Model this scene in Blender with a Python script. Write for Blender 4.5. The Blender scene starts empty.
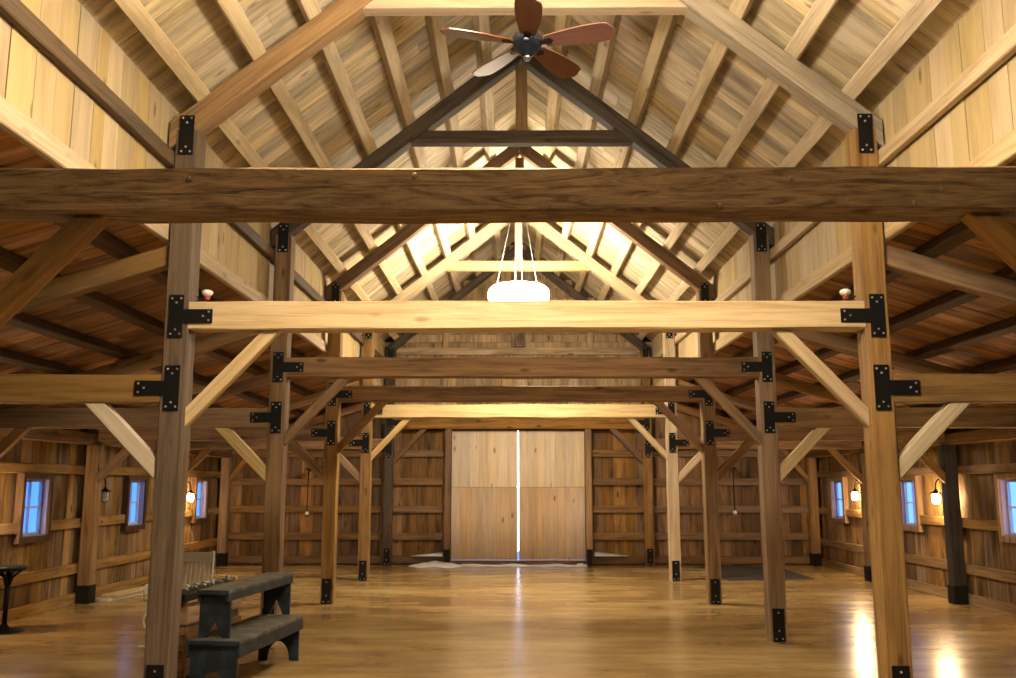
import bpy, math, random
from mathutils import Vector, Matrix, noise

R = math.radians
sc = bpy.context.scene
C = sc.collection
random.seed(11)

# ------------------------------------------------------------------ mesh helpers
class MB:
    """collects shapes that become ONE mesh object"""
    def __init__(s):
        s.v, s.f, s.sm = [], [], []
    def add(s, vs, fs, smooth=False):
        o = len(s.v)
        s.v += [Vector(p) for p in vs]
        s.f += [[i + o for i in f] for f in fs]
        s.sm += [smooth] * len(fs)
        return s
    def box(s, x0, x1, y0, y1, z0, z1, m=None):
        vs = [Vector((x, y, z)) for z in (z0, z1) for x, y in ((x0, y0), (x1, y0), (x1, y1), (x0, y1))]
        if m is not None: vs = [m @ p for p in vs]
        return s.add(vs, [(3, 2, 1, 0), (4, 5, 6, 7), (0, 1, 5, 4), (1, 2, 6, 5), (2, 3, 7, 6), (3, 0, 4, 7)])
    def prism(s, pts, h0, h1, m=None):
        """pts: 2D outline (x,y) counter-clockwise, extruded along z"""
        n = len(pts)
        vs = [Vector((x, y, h0)) for x, y in pts] + [Vector((x, y, h1)) for x, y in pts]
        if m is not None: vs = [m @ p for p in vs]
        fs = [tuple(reversed(range(n))), tuple(range(n, 2 * n))]
        fs += [(i, (i + 1) % n, n + (i + 1) % n, n + i) for i in range(n)]
        return s.add(vs, fs)
    def tube(s, path, r, n=10, closed=False):
        path = [Vector(p) for p in path]
        k = len(path)
        rs = r if isinstance(r, (list, tuple)) else [r] * k
        vs, fs = [], []
        for i, p in enumerate(path):
            a = path[(i - 1) % k] if (closed or i > 0) else p
            b = path[(i + 1) % k] if (closed or i < k - 1) else p
            t = (b - a).normalized()
            u = t.cross(Vector((0, 0, 1)))
            if u.length < 1e-3: u = t.cross(Vector((0, 1, 0)))
            u.normalize(); w = t.cross(u)
            for j in range(n):
                q = 2 * math.pi * j / n
                vs.append(p + rs[i] * (math.cos(q) * u + math.sin(q) * w))
        for i in range(k if closed else k - 1):
            for j in range(n):
                a, b = i * n + j, i * n + (j + 1) % n
                c, d = ((i + 1) % k) * n + (j + 1) % n, ((i + 1) % k) * n + j
                fs.append((a, b, c, d))
        if not closed:
            fs.append(tuple(range(n))); fs.append(tuple(reversed(range((k - 1) * n, k * n))))
        return s.add(vs, fs, True)
    def lathe(s, prof, n=24, c=(0, 0, 0)):
        vs, fs = [], []
        c = Vector(c)
        for r, z in prof:
            for j in range(n):
                q = 2 * math.pi * j / n
                vs.append(c + Vector((r * math.cos(q), r * math.sin(q), z)))
        for i in range(len(prof) - 1):
            for j in range(n):
                fs.append((i * n + j, i * n + (j + 1) % n, (i + 1) * n + (j + 1) % n, (i + 1) * n + j))
        fs.append(tuple(reversed(range(n)))); fs.append(tuple(range((len(prof) - 1) * n, len(prof) * n)))
        return s.add(vs, fs, True)
    def build(s, name, mat, parent=None, loc=None, bevel=0):
        me = bpy.data.meshes.new(name)
        me.from_pydata([tuple(p) for p in s.v], [], s.f)
        for p, q in zip(me.polygons, s.sm): p.use_smooth = q
        me.update()
        if mat: me.materials.append(mat)
        o = bpy.data.objects.new(name, me)
        C.objects.link(o)
        if parent: o.parent = parent
        if loc is not None: o.location = loc
        if bevel:
            b = o.modifiers.new('bevel', 'BEVEL'); b.width = bevel; b.segments = 2; b.limit_method = 'ANGLE'
        return o

def tag(o, label=None, cat=None, group=None, kind=None):
    if label: o['label'] = label
    if cat: o['category'] = cat
    if group: o['group'] = group
    if kind: o['kind'] = kind
    return o
def empty(name, loc, rz=0):
    o = bpy.data.objects.new(name, None); C.objects.link(o)
    o.empty_display_size = .1
    o.location = loc; o.rotation_euler = (0, 0, rz)
    return o
def child_copy(src, parent, loc=None, rot=None):
    c = src.copy(); C.objects.link(c); c.parent = parent
    if loc is not None: c.location = loc
    if rot is not None: c.rotation_euler = rot
    return c

# ------------------------------------------------------------------ materials
def new_mat(name):
    m = bpy.data.materials.new(name); m.use_nodes = True
    nt = m.node_tree
    return m, nt, nt.nodes['Principled BSDF']
def plain(name, col, rough=.5, metal=0, emit=None, es=0, ior=1.5):
    m, nt, b = new_mat(name)
    b.inputs['Base Color'].default_value = (*col, 1)
    b.inputs['Roughness'].default_value = rough
    b.inputs['Metallic'].default_value = metal
    b.inputs['IOR'].default_value = ior
    if emit:
        b.inputs['Emission Color'].default_value = (*emit, 1)
        b.inputs['Emission Strength'].default_value = es
    return m
def ramp(nt, stops):
    n = nt.nodes.new('ShaderNodeValToRGB')
    e = n.color_ramp.elements
    while len(e) < len(stops): e.new(.5)
    for x, (p, c) in zip(e, stops):
        x.position = p; x.color = (*c, 1) if len(c) == 3 else c
    return n
def math_n(nt, op, a, b=None):
    n = nt.nodes.new('ShaderNodeMath'); n.operation = op
    for i, q in enumerate((a, b)):
        if q is None: continue
        if isinstance(q, (int, float)): n.inputs[i].default_value = q
        else: nt.links.new(q, n.inputs[i])
    return n.outputs[0]
def wood(name, axis, light, dark, stain=(.12, .1, .08), stain_amt=.5, vary=.35, rough=.75, bump=.25, knots=.7, across=16, along=.9, spec=.3, cracks=.45, swirl=.6):
    """procedural sawn timber; grain runs along the object's local AXIS; boards that are separate islands differ"""
    m, nt, b = new_mat(name)
    L = nt.links.new
    tc = nt.nodes.new('ShaderNodeTexCoord'); oi = nt.nodes.new('ShaderNodeObjectInfo'); ge = nt.nodes.new('ShaderNodeNewGeometry')
    rnd = math_n(nt, 'FRACT', math_n(nt, 'ADD', math_n(nt, 'MULTIPLY', oi.outputs['Random'], 7.31), math_n(nt, 'MULTIPLY', ge.outputs['Random Per Island'], 3.77)))
    off = nt.nodes.new('ShaderNodeCombineXYZ')
    for i, k in enumerate((41., 67., 23.)): L(math_n(nt, 'MULTIPLY', rnd, k), off.inputs[i])
    add = nt.nodes.new('ShaderNodeVectorMath'); add.operation = 'ADD'
    L(tc.outputs['Object'], add.inputs[0]); L(off.outputs[0], add.inputs[1])
    def mapped(al, ac):
        mp = nt.nodes.new('ShaderNodeMapping')
        s = [ac, ac, ac]; s['XYZ'.index(axis)] = al
        mp.inputs['Scale'].default_value = s
        L(add.outputs[0], mp.inputs['Vector'])
        return mp.outputs[0]
    g = nt.nodes.new('ShaderNodeTexNoise'); g.inputs['Scale'].default_value = 1; g.inputs['Detail'].default_value = 7; g.inputs['Roughness'].default_value = .65; g.inputs['Distortion'].default_value = swirl
    L(mapped(along, across), g.inputs['Vector'])
    cr = ramp(nt, [(.33, dark), (.48, tuple((a * .6 + c * .4) for a, c in zip(light, dark))), (.64, light)])
    L(g.outputs['Fac'], cr.inputs[0])
    # big weather patches
    st = nt.nodes.new('ShaderNodeTexNoise'); st.inputs['Scale'].default_value = 1; st.inputs['Detail'].default_value = 5; st.inputs['Roughness'].default_value = .6
    L(mapped(.9, 4.5), st.inputs['Vector'])
    sr = ramp(nt, [(.50, (0, 0, 0)), (.72, (1, 1, 1))]); L(st.outputs['Fac'], sr.inputs[0])
    mx = nt.nodes.new('ShaderNodeMix'); mx.data_type = 'RGBA'
    L(math_n(nt, 'MULTIPLY', sr.outputs[0], stain_amt), mx.inputs[0]); L(cr.outputs[0], mx.inputs[6]); mx.inputs[7].default_value = (*stain, 1)
    # knots
    vo = nt.nodes.new('ShaderNodeTexVoronoi'); vo.inputs['Scale'].default_value = 1; vo.inputs['Randomness'].default_value = 1
    L(mapped(1.5, 4.2), vo.inputs['Vector'])
    kr = ramp(nt, [(.05, (1, 1, 1)), (.13, (0, 0, 0))]); L(vo.outputs['Distance'], kr.inputs[0])
    mk = nt.nodes.new('ShaderNodeMix'); mk.data_type = 'RGBA'
    L(math_n(nt, 'MULTIPLY', kr.outputs[0], knots), mk.inputs[0]); L(mx.outputs[2], mk.inputs[6]); mk.inputs[7].default_value = (dark[0] * .35, dark[1] * .3, dark[2] * .3, 1)
    # drying checks and saw streaks
    ck = nt.nodes.new('ShaderNodeTexNoise'); ck.inputs['Scale'].default_value = 1; ck.inputs['Detail'].default_value = 4; ck.inputs['Roughness'].default_value = .7; ck.inputs['Distortion'].default_value = .3
    L(mapped(along * .8, across * 3.2), ck.inputs['Vector'])
    kc = ramp(nt, [(.33, (1, 1, 1)), (.46, (0, 0, 0))]); L(ck.outputs['Fac'], kc.inputs[0])
    mc = nt.nodes.new('ShaderNodeMix'); mc.data_type = 'RGBA'
    L(math_n(nt, 'MULTIPLY', kc.outputs[0], cracks), mc.inputs[0]); L(mk.outputs[2], mc.inputs[6]); mc.inputs[7].default_value = (dark[0] * .45, dark[1] * .42, dark[2] * .4, 1)
    hs = nt.nodes.new('ShaderNodeHueSaturation')
    L(math_n(nt, 'ADD', math_n(nt, 'MULTIPLY', rnd, 2 * vary), 1 - vary), hs.inputs['Value'])
    r2 = math_n(nt, 'FRACT', math_n(nt, 'MULTIPLY', rnd, 13.7))
    L(math_n(nt, 'ADD', math_n(nt, 'MULTIPLY', r2, .35), .8), hs.inputs['Saturation'])
    L(math_n(nt, 'ADD', math_n(nt, 'MULTIPLY', r2, .010), .492), hs.inputs['Hue'])
    L(mc.outputs[2], hs.inputs['Color'])
    L(hs.outputs[0], b.inputs['Base Color'])
    b.inputs['Roughness'].default_value = rough
    b.inputs['Specular IOR Level'].default_value = spec
    bp = nt.nodes.new('ShaderNodeBump'); bp.inputs['Strength'].default_value = bump; bp.inputs['Distance'].default_value = .012
    L(g.outputs['Fac'], bp.inputs['Height']); L(bp.outputs[0], b.inputs['Normal'])
    return m

def woods(name, *a, **k):
    return {ax: wood(name + '_' + ax.lower(), ax, *a, **k) for ax in 'XYZ'}
W_PALE = woods('pale_timber', (.66, .50, .29), (.46, .31, .15), stain=(.36, .24, .12), stain_amt=.35, vary=.10, knots=.5)
W_WHITE = woods('whitish_timber', (.72, .60, .42), (.55, .42, .26), stain=(.4, .3, .18), stain_amt=.25, vary=.08, knots=.4)
W_HONEY = woods('honey_timber', (.36, .215, .09), (.17, .092, .036), stain=(.11, .07, .04), stain_amt=.6, vary=.15, knots=.7)
W_BROWN = woods('brown_timber', (.36, .20, .075), (.15, .075, .028), stain=(.06, .035, .018), stain_amt=.7, vary=.15, knots=.8)
W_DARK = woods('dark_weathered_timber', (.34, .225, .13), (.08, .046, .023), stain=(.035, .023, .015), stain_amt=.75, vary=.05, knots=.9, bump=1.0, across=15, cracks=.7, along=2.2, swirl=2.2)
W_CHAR = woods('charcoal_timber', (.12, .088, .062), (.035, .026, .02), stain=(.025, .02, .016), stain_amt=.6, vary=.1, knots=.6)  # charcoal grey; on the second truss its darkness stands in for backlit shade
W_GREY = woods('grey_timber', (.17, .112, .06), (.075, .047, .025), stain=(.10, .08, .06), stain_amt=.5, vary=.12)
W_UMBER = woods('umber_timber', (.13, .072, .034), (.05, .027, .014), stain=(.03, .018, .01), stain_amt=.6, vary=.15, knots=.6)
W_ROOF = woods('roof_board', (.80, .66, .44), (.52, .38, .21), stain=(.22, .165, .11), stain_amt=.85, vary=.24, knots=.7, across=12, cracks=.35)
W_CLEAR = woods('upper_wall_board', (.58, .44, .24), (.47, .34, .17), stain=(.34, .23, .12), stain_amt=.5, vary=.12, knots=.75, across=8, cracks=.12)
W_SILVER = woods('silvered_timber', (.46, .38, .28), (.26, .20, .14), stain=(.16, .12, .085), stain_amt=.6, vary=.1, knots=.9)
W_GABLE = woods('gable_board', (.44, .31, .175), (.22, .145, .075), stain=(.09, .065, .04), stain_amt=.8, vary=.3, knots=.9, across=9)
W_PURLIN = woods('purlin_timber', (.84, .69, .46), (.62, .47, .27), stain=(.34, .25, .16), stain_amt=.6, vary=.08, knots=.6)
W_WALL = woods('wall_board', (.25, .135, .052), (.10, .052, .02), stain=(.025, .017, .010), stain_amt=.95, vary=.5, knots=.9, across=8, cracks=.45)
W_SIDE = woods('side_wall_board', (.37, .222, .093), (.14, .074, .03), stain=(.035, .023, .013), stain_amt=.95, vary=.45, knots=.9, across=8, cracks=.5)  # boards lightened: part of the lantern glow is put into the colour
W_SIDEGIRT = woods('side_girt_timber', (.40, .245, .105), (.17, .095, .04), stain=(.07, .04, .02), stain_amt=.6, vary=.2)
W_BLACK = woods('near_black_timber', (.05, .038, .034), (.02, .016, .015), stain=(.015, .012, .012), stain_amt=.5, vary=.1)  # near-black timber for a single wall post
W_GIRT = woods('girt_timber', (.26, .15, .066), (.11, .06, .026), stain=(.05, .03, .017), stain_amt=.5, vary=.2)
W_AISLE = woods('aisle_roof_board', (.54, .28, .11), (.24, .11, .042), stain=(.07, .04, .022), stain_amt=.8, vary=.4, across=9)
W_DOOR = woods('door_board', (.74, .60, .43), (.60, .45, .30), stain=(.45, .30, .18), stain_amt=.35, vary=.10, knots=.9, rough=.42, bump=.08, spec=.5, cracks=.15)
W_DOOR2 = woods('lower_door_board', (.64, .46, .30), (.50, .34, .20), stain=(.30, .17, .09), stain_amt=.35, vary=.10, knots=.9, rough=.42, bump=.08, spec=.5, cracks=.15)
M_IRON = plain('black_iron', (.004, .004, .005), .55, 0, ior=1.35)
M_BOLT = plain('bolt_steel', (.7, .7, .68), .3, .9)
M_WHITE = plain('white_glass', (.9, .88, .84), .3)
M_CORD = plain('white_cord', (.42, .40, .34), .6)
M_SNOW = plain('snow', (.95, .97, 1.0), .7)
M_MAT = plain('dark_mat', (.035, .03, .03), .95)
M_RED = plain('red_collar', (.45, .05, .03), .45)
M_LAMP = plain('lamp_glow', (.9, .85, .7), .5, 0, (1, .86, .62), 112)
M_FILL_LAMP = plain('fill_lamp_glow', (.9, .85, .7), .5, 0, (1, .86, .62), 22)  # glow of the added fill lamp above the camera
M_BULB = plain('bulb_glow', (.9, .8, .6), .5, 0, (1, .68, .36), 500)
M_OFF = plain('unlit_glass', (.55, .55, .5), .15)
M_PALE_PAINT = plain('chalky_white_paint', (.58, .54, .44), .7)
M_SASH = plain('white_sash', (.62, .62, .66), .5)

def glass_mat():
    m, nt, b = new_mat('window_glass')
    out = nt.nodes['Material Output']; nt.nodes.remove(b)
    t = nt.nodes.new('ShaderNodeBsdfTransparent'); g = nt.nodes.new('ShaderNodeBsdfGlossy'); x = nt.nodes.new('ShaderNodeMixShader')
    g.inputs['Roughness'].default_value = .05; x.inputs[0].default_value = .06
    nt.links.new(t.outputs[0], x.inputs[1]); nt.links.new(g.outputs[0], x.inputs[2]); nt.links.new(x.outputs[0], out.inputs[0])
    return m
M_GLASS = glass_mat()

def floor_mat():
    m, nt, b = new_mat('stained_concrete')
    L = nt.links.new
    tc = nt.nodes.new('ShaderNodeTexCoord')
    def nz(scale, vec_scale, detail=6):
        mp = nt.nodes.new('ShaderNodeMapping'); mp.inputs['Scale'].default_value = vec_scale; L(tc.outputs['Object'], mp.inputs[0])
        n = nt.nodes.new('ShaderNodeTexNoise'); n.inputs['Scale'].default_value = scale; n.inputs['Detail'].default_value = detail; n.inputs['Roughness'].default_value = .62
        L(mp.outputs[0], n.inputs[0]); return n
    a = nz(1, (.30, .62, 1)); c = nz(1, (.7, 2.4, 1)); d = nz(9, (1, 1.6, 1))
    s = math_n(nt, 'ADD', math_n(nt, 'MULTIPLY', a.outputs[0], .55), math_n(nt, 'ADD', math_n(nt, 'MULTIPLY', c.outputs[0], .35), math_n(nt, 'MULTIPLY', d.outputs[0], .1)))
    r = ramp(nt, [(.38, (.22, .125, .05)), (.5, (.42, .265, .10)), (.62, (.60, .43, .20))]); L(s, r.inputs[0])
    L(r.outputs[0], b.inputs['Base Color'])
    rr = nt.nodes.new('ShaderNodeMapRange'); rr.inputs['To Min'].default_value = .17; rr.inputs['To Max'].default_value = .28; L(c.outputs[0], rr.inputs[0])
    L(rr.outputs[0], b.inputs['Roughness'])
    b.inputs['IOR'].default_value = 1.75
    bp = nt.nodes.new('ShaderNodeBump'); bp.inputs['Strength'].default_value = .08; bp.inputs['Distance'].default_value = .02
    L(c.outputs[0], bp.inputs['Height']); L(bp.outputs[0], b.inputs['Normal'])
    return m
M_FLOOR = floor_mat()

def painted(name, c1, c2):
    m, nt, b = new_mat(name)
    tc = nt.nodes.new('ShaderNodeTexCoord'); n = nt.nodes.new('ShaderNodeTexNoise'); n.inputs['Scale'].default_value = 7; n.inputs['Detail'].default_value = 8
    nt.links.new(tc.outputs['Object'], n.inputs[0])
    r = ramp(nt, [(.42, c1), (.68, c2)]); nt.links.new(n.outputs[0], r.inputs[0]); nt.links.new(r.outputs[0], b.inputs['Base Color'])
    b.inputs['Roughness'].default_value = .6
    return m
M_BENCH = painted('worn_blue_paint', (.004, .009, .015), (.018, .036, .055))
M_BENCH_TOP = painted('worn_bench_top', (.05, .05, .042), (.15, .13, .095))
M_BLADE = wood('fan_blade_wood', 'X', (.17, .055, .035), (.10, .03, .02), stain_amt=.2, vary=.05, rough=.28, knots=0, bump=.02, spec=.5)

# ------------------------------------------------------------------ timber
def beam(name, p0, p1, w, h, mat, up=(0, 0, 1), cut0=None, cut1=None, seg=None, rough=.004, chamfer=.008, parent=None, bolts=()):
    """a squared timber from p0 to p1 (object x axis along it); ends may be cut flush to a plane (point, normal)"""
    p0, p1 = Vector(p0), Vector(p1)
    d = p1 - p0; ln = d.length; x = d.normalized()
    up = Vector(up); z = (up - x * up.dot(x)).normalized(); y = z.cross(x)
    M = Matrix((x, y, z)).transposed().to_4x4(); M.translation = p0
    Mi = M.inverted()
    a, b, c = w / 2, h / 2, chamfer
    sec = [(-a + c, -b), (a - c, -b), (a, -b + c), (a, b - c), (a - c, b), (-a + c, b), (-a, b - c), (-a, -b + c)]
    n = seg or max(2, int(ln / .35))
    sd = random.uniform(0, 100)
    rings = []
    for i in range(n + 1):
        t = ln * i / n
        ring = []
        for j, (sy, sz) in enumerate(sec):
            dy = rough * (noise.noise(Vector((t * 1.7, j // 2 * 3.1, sd))))
            dz = rough * (noise.noise(Vector((t * 1.7, j // 2 * 3.1 + 50, sd))))
            ring.append(Vector((t, sy + dy, sz + dz)))
        rings.append(ring)
    for cut, ring in ((cut0, rings[0]), (cut1, rings[-1])):
        if cut:
            cp = Mi @ Vector(cut[0]); cn = Mi.to_3x3() @ Vector(cut[1])
            for q in ring: q.x = (cn.dot(cp) - cn.y * q.y - cn.z * q.z) / cn.x
    vs = [q for r_ in rings for q in r_]
    fs = []
    for i in range(n):
        for j in range(8):
            k = (j + 1) % 8
            fs.append((i * 8 + j, i * 8 + k, (i + 1) * 8 + k, (i + 1) * 8 + j))
    fs.append(tuple(reversed(range(8)))); fs.append(tuple(range(n * 8, n * 8 + 8)))
    mb = MB().add(vs, [tuple(reversed(f)) for f in fs])
    o = mb.build(name, mat['X'] if isinstance(mat, dict) else mat)
    # keep faces outward
    o.matrix_world = M
    if parent: o.parent = parent
    return o

def fix_normals():
    import bmesh
    seen = set()
    for o in C.objects:
        if o.type == 'MESH' and o.data.name not in seen:
            seen.add(o.data.name)
            bm = bmesh.new(); bm.from_mesh(o.data); bmesh.ops.recalc_face_normals(bm, faces=bm.faces); bm.to_mesh(o.data); bm.free()

# ------------------------------------------------------------------ layout
BY = [3.96, 7.14, 10.33, 13.49, 16.69, 19.78]           # front face of each cross frame
ORD = ['nearest', 'second', 'third', 'fourth', 'fifth', 'end wall']
ROW = {-1: 'bench-side', 1: 'mat-side'}
PX, PW, PD = 2.806, .19, .20
Y0, Y1 = -3.0, 20.0
def roof_z(x): return 7.235 - .80 * abs(x)
def aisle_z(x): return 3.77 - .30 * (abs(x) - 2.92)

# --- floor, ground
fl = MB().box(-6.6, 6.6, Y0 - .1, Y1 + .1, -.12, 0).build('floor', M_FLOOR); tag(fl, kind='structure')
gr = MB().box(-9, 9, -6, 29, -.5, -.35).build('ground_outside', plain('snowy_ground', (.85, .88, .95), .9)); tag(gr, kind='structure')

# --- board surfaces
def boards(mb, u0, u1, holes, lo, hi, put, wmin=.15, wmax=.27, gap=.007, split=None, th=.025):  # u0..u1 in metres
    """fill u0..u1 with parallel boards; lo(u)/hi(u) give their ends; holes [(ua,ub,va,vb)]; put(u0,u1,v0a,v0b,v1a,v1b,depth)"""
    edges = sorted({u0, u1} | {e for h in holes for e in h[:2]})
    for a, b in zip(edges[:-1], edges[1:]):
        n = max(1, round((b - a) / random.uniform(wmin, wmax)))
        cs = [a + (b - a) * i / n for i in range(n + 1)]
        for i in range(1, n): cs[i] += random.uniform(-.22, .22) * (b - a) / n
        for p, q in zip(cs[:-1], cs[1:]):
            mid = (p + q) / 2
            cuts = [(h[2], h[3]) for h in holes if h[0] < mid < h[1]]
            spans = []; start = None
            for (va, vb) in sorted(cuts):
                spans.append((start, va)); start = vb
            spans.append((start, None))
            for s0, s1 in spans:
                l0, l1 = (lo(p), lo(q)) if s0 is None else (s0, s0)
                h0, h1 = (hi(p), hi(q)) if s1 is None else (s1, s1)
                if min(h0, h1) - max(l0, l1) < .01: continue
                pieces = [(l0, l1, h0, h1)]
                if split:
                    cut = random.uniform(.25, .75); c0 = l0 + (h0 - l0) * cut
                    if random.random() < split: pieces = [(l0, l1, c0 - .002, c0 - .002), (c0 + .002, c0 + .002, h0, h1)]
                for (aa, bb, cc, dd) in pieces:
                    put(p + gap / 2, q - gap / 2, aa, bb, cc, dd, random.uniform(0, .006))

def hexa(mb, a):  # 8 corner points, bottom quad then top quad
    mb.add(a, [(3, 2, 1, 0), (4, 5, 6, 7), (0, 1, 5, 4), (1, 2, 6, 5), (2, 3, 7, 6), (3, 0, 4, 7)])

WX = 6.50
WINS = {-1: [(11.85, 12.48), (15.08, 15.72), (18.28, 18.90)], 1: [(11.75, 12.38), (14.96, 15.60), (18.24, 18.88)]}
WZ = (1.03, 1.78)
side_name = {-1: 'left', 1: 'right'}
for s in (-1, 1):
    mb = MB()
    holes = [(a, b, *WZ) for a, b in WINS[s]]
    def put(p, q, l0, l1, h0, h1, d, s=s):
        x0, x1 = s * (WX + d), s * (WX + .03)
        hexa(mb, [(x0, p, l0), (x1, p, l0), (x1, q, l1), (x0, q, l1), (x0, p, h0), (x1, p, h0), (x1, q, h1), (x0, q, h1)])
    boards(mb, Y0, Y1, holes, lambda u: 0, lambda u: aisle_z(WX) - .02, put, .19, .34)
    # outer skin
    es = sorted({Y0 - .1, Y1 + .1} | {e for h in holes for e in h[:2]})
    for a, b in zip(es[:-1], es[1:]):
        zz = [(-.3, 2.8)] if not any(h[0] < (a + b) / 2 < h[1] for h in holes) else [(-.3, WZ[0]), (WZ[1], 2.8)]
        for z0, z1 in zz: mb.box(*sorted((s * (WX + .031), s * (WX + .05))), a, b, z0, z1)
    w = mb.build('wall_' + side_name[s], W_SIDE['Z']); tag(w, kind='structure')
    # girts nailed along the wall, broken at the windows
    xi = s * 6.465
    ys = [10.0] + [e for ab in WINS[s] for e in (ab[0] - .075, ab[1] + .075)] + [Y1 - .09]
    for z, hh in ((1.915, .13), (.50, .14), (.075, .15)):
        beam('girt', (xi, 2.0, z), (xi, Y1 - .08, z), .07, hh, W_SIDEGIRT, parent=w)
    for a, b in zip(ys[0::2], ys[1::2]):
        beam('girt', (xi, a, 1.15), (xi, b, 1.15), .07, .14, W_SIDEGIRT, parent=w)
    beam('girt', (xi, 2.0, 1.15), (xi, 9.9, 1.15), .07, .14, W_SIDEGIRT, parent=w)
    for k in (2, 3, 4):
        pass
    # clerestory wall above the aisle roof
    mb = MB()
    def put(p, q, l0, l1, h0, h1, d, s=s):
        x0, x1 = s * (2.972 + d), s * 3.0
        hexa(mb, [(x0, p, l0), (x1, p, l0), (x1, q, l1), (x0, q, l1), (x0, p, h0), (x1, p, h0), (x1, q, h1), (x0, q, h1)])
    boards(mb, Y0, Y1, [], lambda u: 3.70, lambda u: roof_z(3.0) + .02, put, .16, .26)
    mb.box(*sorted((s * 3.001, s * 3.05)), Y0, Y1, 3.72, 4.95)
    tag(mb.build('wall_upper_' + side_name[s], W_CLEAR['Z']), kind='structure')

# --- roofs (boards run up the slope)
for s in (-1, 1):
    for nm, x0, zf, slope, x1, wood_, label in (('ceiling_main_', 0, roof_z, .8, 3.05, W_ROOF, 0), ('ceiling_aisle_', 2.98, aisle_z, .3, 6.62, W_AISLE, 1)):
        ang = math.atan(slope)
        top = Vector((s * x0, 0, zf(x0)))
        ex = Vector((s * math.cos(ang), 0, -math.sin(ang))); ey = Vector((0, s, 0)); ez = ex.cross(ey)
        M = Matrix((ex, ey, ez)).transposed().to_4x4(); M.translation = top
        ln = (x1 - x0) / math.cos(ang)
        mb = MB()
        def put(p, q, l0, l1, h0, h1, d):
            a, b = sorted((s * p, s * q))
            mb.box(l0, h0, a, b, d, .03)
        boards(mb, Y0, Y1, [], lambda u: 0.0, lambda u: ln, put, .14, .26, split=.45)
        mb.box(-.02 if x0 == 0 else 0, ln, *sorted((s * (Y0 - .1), s * (Y1 + .1))), .031, .08)
        o = mb.build(nm + side_name[s], wood_['X']); o.matrix_world = M; tag(o, kind='structure')

# --- end wall and the wall behind the camera
def prof(x): return roof_z(x) if abs(x) < 3.0 else aisle_z(x)
DX, DZ = 1.43, 2.90
mb = MB()
def put(p, q, l0, l1, h0, h1, d):
    y0, y1 = Y1 - d, Y1 + .03
    hexa(mb, [(p, y1, l0), (p, y0, l0), (q, y0, l1), (q, y1, l1), (p, y1, h0), (p, y0, h0), (q, y0, h1), (q, y1, h1)])
for a, b in ((-6.5, -3.0), (3.0, 6.5)): boards(mb, a, b, [], lambda u: 0, lambda u: aisle_z(u), put, .19, .32)
boards(mb, -2.999, 2.999, [(-DX, DX, 0, DZ)], lambda u: 0, lambda u: 3.02, put, .19, .30)
mlow = mb; mb = MB()
boards(mb, -2.999, 2.999, [], lambda u: 3.024, lambda u: 4.63, put, .17, .28)
z = 4.634
while z < 7.0:
    h = random.uniform(.17, .24); z2 = min(z + h, 7.15)
    x = (7.235 - z2) / .8
    if x > .1:
        cuts = [-x, random.uniform(-.5, .5) * x, x]
        for a, b in zip(cuts[:-1], cuts[1:]): mb.box(a + .003, b - .003, Y1 - random.uniform(0, .006), Y1 + .03, z + .003, z2 - .003)
    z = z2
gb = mb.build('wall_back_gable', W_GABLE['Z']); tag(gb, kind='structure'); mb = mlow
for a, b, z0, z1 in ((-6.6, -DX, -.3, 3.0), (DX, 6.6, -.3, 3.0), (-3.05, 3.05, DZ, 4.8), (-2.3, 2.3, 4.8, 5.4), (-1.6, 1.6, 5.4, 6.0), (-.9, .9, 6.0, 6.5), (-.4, .4, 6.5, 6.9), (-6.6, -3, 2.7, 3.0), (3, 6.6, 2.7, 3.0)):
    mb.box(a, b, Y1 + .031, Y1 + .08, z0, z1)
mb.box(-3.05, 3.05, Y1 + .081, Y1 + .12, DZ, 7.3)
mb.box(-6.6, -2.9, Y1 + .081, Y1 + .12, -.3, 3.9); mb.box(2.9, 6.6, Y1 + .081, Y1 + .12, -.3, 3.9)
wb = mb.build('wall_back', W_WALL['Z']); tag(wb, kind='structure')
for zc, hh in ((2.375, .15), (1.765, .15), (1.175, .15), (.60, .15), (.11, .16)):
    for a, b in ((-6.42, -2.91), (-2.70, -1.60), (1.60, 2.70), (2.91, 6.42)):
        beam('girt', (a, Y1 - .04, zc), (b, Y1 - .04, zc), .07, hh, W_GIRT, parent=wb)
beam('girt', (-2.70, Y1 - .04, 4.63), (2.70, Y1 - .04, 4.63), .07, .16, W_GABLE, parent=gb)
for x in (-1.60, 1.60):
    beam('stud', (x, Y1 - .045, 3.15), (x, Y1 - .045, 4.55), .08, .13, W_GABLE, up=(1, 0, 0), parent=gb)
    beam('stud', (x, Y1 - .045, 4.71), (x, Y1 - .045, 5.48), .08, .13, W_GABLE, up=(1, 0, 0), parent=gb)
mb = MB()
mb.prism([(-6.6, -.3), (6.6, -.3), (6.6, 2.75), (3.0, 3.8), (3.0, 4.95), (0, 7.35), (-3.0, 4.95), (-3.0, 3.8), (-6.6, 2.75)], 0, .08, Matrix.Translation((0, Y0, 0)) @ Matrix.Rotation(R(90), 4, 'X'))
tag(mb.build('wall_front', W_WALL['Z']), kind='structure')

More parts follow.
